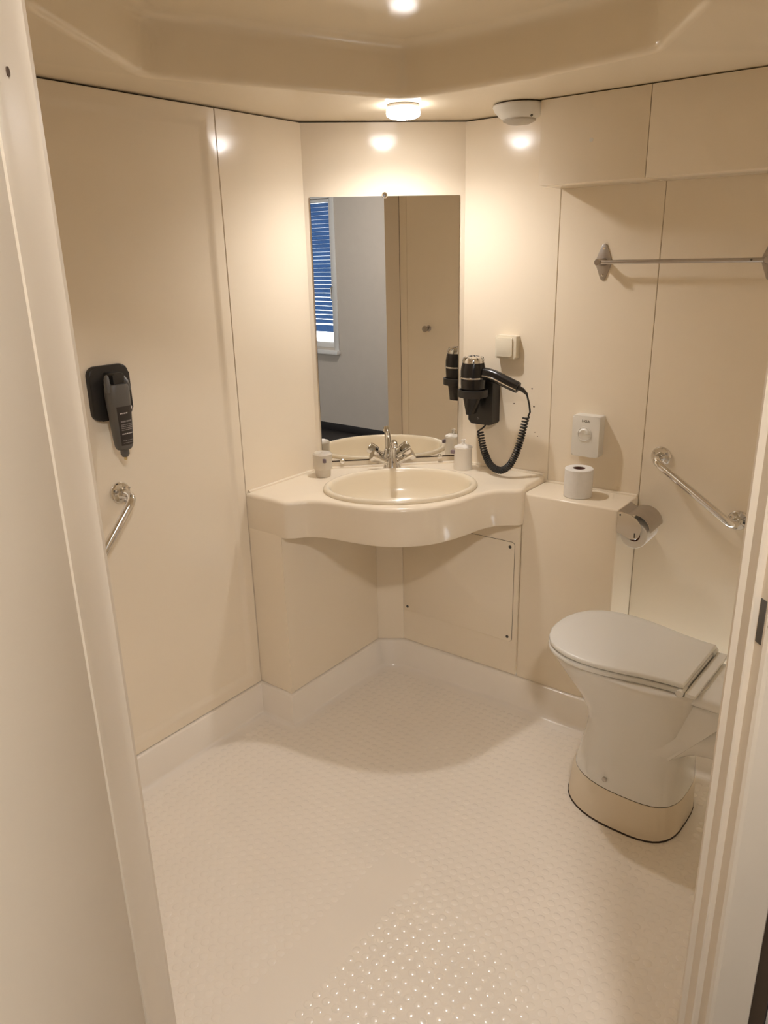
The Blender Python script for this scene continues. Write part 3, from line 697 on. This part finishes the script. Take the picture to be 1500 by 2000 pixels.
# towel rail
t = thing('towel_rail', 'thin steel towel rail with diamond brackets high on the back wall', 'towel rail', (-.74, YW, 1.588))
def diamond(bx):
    pts = [(bx-.008, .052), (bx, .056), (bx+.008, .052), (bx+.026, .006), (bx+.026, -.006), (bx+.008, -.052), (bx, -.056), (bx-.008, -.052), (bx-.026, -.006), (bx-.026, .006)]
    return plate(pts, .0003, .004, .001)
for bx in (-.238, .252):
    b_ = obj('bracket', diamond(bx), 'steel', t)
    obj('socket', lathe([(.013, .003), (.0115, .012), (.0115, .052), (.009, .058), (0, .058)], (bx, 0, 0), (0, -1, 0), 18), 'steel', b_)
    for s in (-1, 1): obj('screw', lathe([(.0042, .0035), (.0042, .005), (0, .0062)], (bx, 0, s*.041), (0, -1, 0), 10), 'chrome', b_)
obj('rail', tube([(-.244, -.047, 0), (.258, -.047, 0)], .0062, 14), 'steel', t)
obj('grub_screw', lathe([(.003, 0), (.003, .001), (0, .001)], (.21, -.053, .001), (0, -1, 0), 10), 'ink', t)

# grab rails
def grab(t, pts, ends):
    obj('bar', tube(fillet(pts, .055, 8), .0125, 18), 'chrome', t)
    for e_ in ends:
        f_ = obj('flange', lathe([(0, .0004), (.032, .0004), (.032, .006), (.029, .010), (.016, .012), (.0135, .016), (.0135, .026), (0, .026)], e_, (0, -1, 0), 28), 'chrome', t)
        for a in (.6, 2.7, 4.7): obj('screw', lathe([(.0036, .009), (.0036, .0115), (0, .0128)], (e_[0]+.023*math.cos(a), 0, e_[2]+.023*math.sin(a)), (0, -1, 0), 10), 'steel', f_)
t = thing('grab_rail', 'sloping chrome grab rail above the toilet', 'grab rail', (-.74, YW, .984), 0.0, 'chrome grab rails')
grab(t, [(0, -.01, 0), (0, -.068, 0), (.255, -.068, -.172), (.255, -.01, -.172)], [(0, 0, 0), (.255, 0, -.172)])
t = thing('grab_rail', 'chrome grab rail below the soap dispenser on the left wall', 'grab rail', (XL, 1.224, .982), PI/2, 'chrome grab rails')
# the embossed face of the left wall panel lies 12 mm back
grab(t, [(0, .008, 0), (0, -.060, 0), (-.20, -.060, -.22), (-.20, .008, -.22)], [(0, .0115, 0), (-.20, .0115, -.22)])

# soap dispenser
t = thing('soap_holder', 'black rounded square wall plate with hook holding the soap bottle', 'holder', (XL-.0115, 1.232, 1.200), PI/2)
obj('wall_plate', plate(rrect(.128, .152, .026, 7, cx=0, cy=.075), .0003, .016, .006, 3), 'blackm', t)
obj('hook', plate(rrect(.036, .05, .006, cx=-.001, cy=.108), .0155, .060, .005), 'blackm', t)
t = thing('soap_bottle', 'grey squeeze bottle of soap hanging on the black wall plate', 'bottle', (XL+.042, 1.224, 1.098), PI/2)
bb = B(); pvl = None
secs = [(.012, .010, .006), (.012, .010, .020), (.020, .014, .022), (.0245, .0185, .03), (.0265, .021, .05), (.0295, .024, .10), (.0325, .026, .15), (.034, .026, .18), (.033, .025, .195), (.030, .022, .205), (.0, .0, .2051)]
for i, (rx, ry, z_) in enumerate(secs):
    l = [bb.verts.new((math.copysign(abs(math.cos(a))**.75, math.cos(a))*rx, math.copysign(abs(math.sin(a))**.75, math.sin(a))*ry, z_)) for a in [2*PI*k/28 for k in range(28)]]
    if pvl: bridge(bb, pvl, l)
    else: bb.faces.new(l)
    pvl = l
bmesh.ops.remove_doubles(bb, verts=bb.verts[:], dist=1e-6)
bo = obj('bottle_body', bb, 'bottle', t, angle=45)
for s in (-1, 1):
    obj('shoulder_ear', tube(catmull([(s*.031, -.006, .185), (s*.030, -.004, .205), (s*.024, .004, .222), (s*.018, .012, .228)], 5), [.010, .010, .010, .009, .009, .009, .009, .008, .008, .008, .007, .007, .006, .006, .005, .004][:16], 10), 'bottle', t)
def bottle_pt(a, z_, off):
    for (r0, y0_, za), (r1, y1_, zb) in zip(secs, secs[1:]):
        if za <= z_ <= zb:
            f_ = (z_-za)/(zb-za); rx, ry = r0+(r1-r0)*f_+off, y0_+(y1_-y0_)*f_+off; break
    return Vector((math.copysign(abs(math.cos(a))**.75, math.cos(a))*rx, math.copysign(abs(math.sin(a))**.75, math.sin(a))*ry, z_))
def wrap(bm, a0, a1, z0_, z1_, off, n=10):
    zs = [z0_]+[c for _, _, c in secs if z0_ < c < z1_]+[z1_]
    rows = [[bm.verts.new(bottle_pt(math.radians(a0+(a1-a0)*k/n), z_, off)) for k in range(n+1)] for z_ in zs]
    for p_, q_ in zip(rows, rows[1:]):
        for k in range(n): bm.faces.new((p_[k], p_[k+1], q_[k+1], q_[k]))
    return bm
lb = obj('label_panel', wrap(B(), -128, -22, .036, .146, .0005, 16), 'label', t)
for (a0, a1, z_, hh, m_) in ((-112, -82, .127, .0035, 'printw'), (-114, -58, .104, .0045, 'print'), (-114, -52, .095, .0022, 'print'), (-114, -52, .090, .0022, 'print'), (-114, -52, .085, .0022, 'print'), (-114, -52, .080, .0022, 'print'), (-114, -50, .069, .0032, 'printw'), (-114, -52, .050, .0016, 'print'), (-112, -52, .043, .0016, 'print')):
    b_ = B(); x_ = a0
    while x_ < a1:      # rows of tiny lettering
        wd_ = random.uniform(3, 8); wrap(b_, x_, min(a1, x_+wd_), z_-hh/2, z_+hh/2, .0009, 2); x_ += wd_+1.4
    obj('lettering', b_, m_, lb)
dp = bottle_pt(math.radians(-38), .139, .0005); obj('label_dot', lathe([(.0048, 0), (.0048, .0008), (0, .001)], dp[:], (.6, -.8, 0), 14), 'printw', lb)
obj('outlet', lathe([(0, 0), (.0085, 0), (.0095, .002), (.0095, .008), (0, .008)], seg=16), 'bottle', t)
obj('soap_drop', lathe([(0, -.012), (.004, -.009), (.0045, -.004), (.003, .0005), (0, .001)], seg=12), 'drop', t)

# ------------------------------------------------------------------ toilet
TX, TY = -.612, 2.008
t = thing('toilet', 'white toilet with closed lid on a cream plinth in front of the back wall', 'toilet', (TX, TY, 0), math.radians(-2.5))
# local x: + towards the cistern end (right), front of the bowl at -x
def egg(xf, xb, w, z, bm, n=40, pw=2.3, pb=3.2):
    xm = xf+(xb-xf)*.55; l = []
    for i in range(n):
        a = 2*PI*i/n; c, s = math.cos(a), math.sin(a)
        if c < 0: x = xm-(xm-xf)*abs(c)**(2/pw); y = math.copysign(w*abs(s)**(2/pw), s)
        else: x = xm+(xb-xm)*abs(c)**(2/pb); y = math.copysign(w*abs(s)**(2/pb), s)
        l.append(bm.verts.new((x, y, z)))
    return l
def loft(secs, cap=(True, True), **k):
    bm = B(); pv = None; first = None
    for s in secs:
        l = egg(*s, bm, **k)
        if pv: bridge(bm, pv, l)
        else: first = l
        pv = l
    if cap[0]: bm.faces.new(first[::-1])
    if cap[1]: bm.faces.new(pv)
    return bm
obj('plinth', loft([(-.173, .182, .160, .003), (-.175, .184, .162, .006), (-.166, .182, .149, .104), (-.162, .180, .145, .112)]), 'plinth', t)
obj('plinth_seal', loft([(-.177, .185, .1632, .0003), (-.176, .1845, .1622, .006)]), 'grime', t)
obj('foot_joint', loft([(-.1595, .179, .1435, .111), (-.1595, .179, .1435, .1145)]), 'grime', t)
bowl = loft([(-.160, .180, .144, .1145), (-.158, .180, .142, .124), (-.148, .178, .132, .175), (-.136, .176, .120, .23), (-.132, .176, .114, .275), (-.142, .180, .119, .315), (-.170, .186, .134, .365), (-.210, .195, .153, .415), (-.244, .205, .170, .458), (-.259, .212, .177, .480), (-.261, .214, .178, .492), (-.257, .212, .175, .497)])
bo = obj('bowl', bowl, 'white', t, angle=60)
obj('rear_ledge', box(.13, .40, -.115, .115, .460, .4955, bev=.012, seg=3), 'white', t)
obj('rear_web', add_prism(B(), [(.10, .20), (.30, .455), (.10, .455)], -.014, .014, bev=.004, T=Matrix(((1, 0, 0, 0), (0, 0, 1, -.085), (0, 1, 0, 0), (0, 0, 0, 1)))), 'white', t)
obj('outlet_pipe', tube(catmull([(-.02, -.055, .235), (.05, -.060, .245), (.11, -.055, .285), (.17, -.045, .325), (.25, -.03, .335), (.36, -.02, .335), (.47, -.02, .335)], 6), .056, 20), 'white', t)
obj('outlet_collar', tube([(.40, -.02, .335), (.455, -.02, .335)], .064, 24), 'pipe', t)
obj('inlet_pipe', tube([(.22, .0, .415), (.47, .0, .415)], .022, 14), 'pipe', t)
obj('foot_screw', lathe([(0, 0), (.0075, 0), (.0075, .003), (.004, .005), (0, .005)], (-.02, -.138, .142), (0, -1, .15), 14), 'steel', t)
LIDH = [(0, .139), (.05, .142), (.10, .150), (.16, .165), (.22, .176), (.27, .179), (.32, .172), (.36, .155), (.39, .131), (.413, .096), (.427, .055), (.431, .02)]
def lid_outline(sc_=1.0, shrink=0.0):
    up_ = [(.172-u*sc_*1.01, h-shrink) for u, h in LIDH]
    pts = up_+[(x, -y) for x, y in up_[::-1]]
    return pts
def slab(pts, z0, z1, r, crown=0.0):
    bm = B(); prev = None
    for k in range(4):
        a = k/3*PI/2; l = loop(bm, offset_poly(pts, -r*(1-math.sin(a))), z0+r*(1-math.cos(a)))
        if prev: bridge(bm, prev, l)
        else: bm.faces.new(l[::-1])
        prev = l
    for k in range(4):
        a = k/3*PI/2; l = loop(bm, offset_poly(pts, -r*(1-math.cos(a))), z1-r+r*math.sin(a)); bridge(bm, prev, l); prev = l
    l = loop(bm, offset_poly(pts, -.035), z1+crown); bridge(bm, prev, l); bm.faces.new(l)
    return bm
seat = obj('seat', slab(lid_outline(), .4985, .5135, .006), 'lid', t, angle=40)
lid = obj('lid', slab(lid_outline(shrink=.002), .5155, .532, .007, .004), 'lid', t, angle=40)
for s in (-1, 1):
    h_ = obj('hinge', tube([(.166, s*.150, .507), (.166, s*.112, .507)], .010, 14), 'lid', t)
    obj('hinge_bolt', lathe([(0, 0), (.007, 0), (.007, .012), (0, .012)], (.166, s*.124, .487), seg=12), 'ink', h_)
obj('hinge_bar', box(.176, .205, -.14, .14, .4975, .510, bev=.004), 'lid', t)
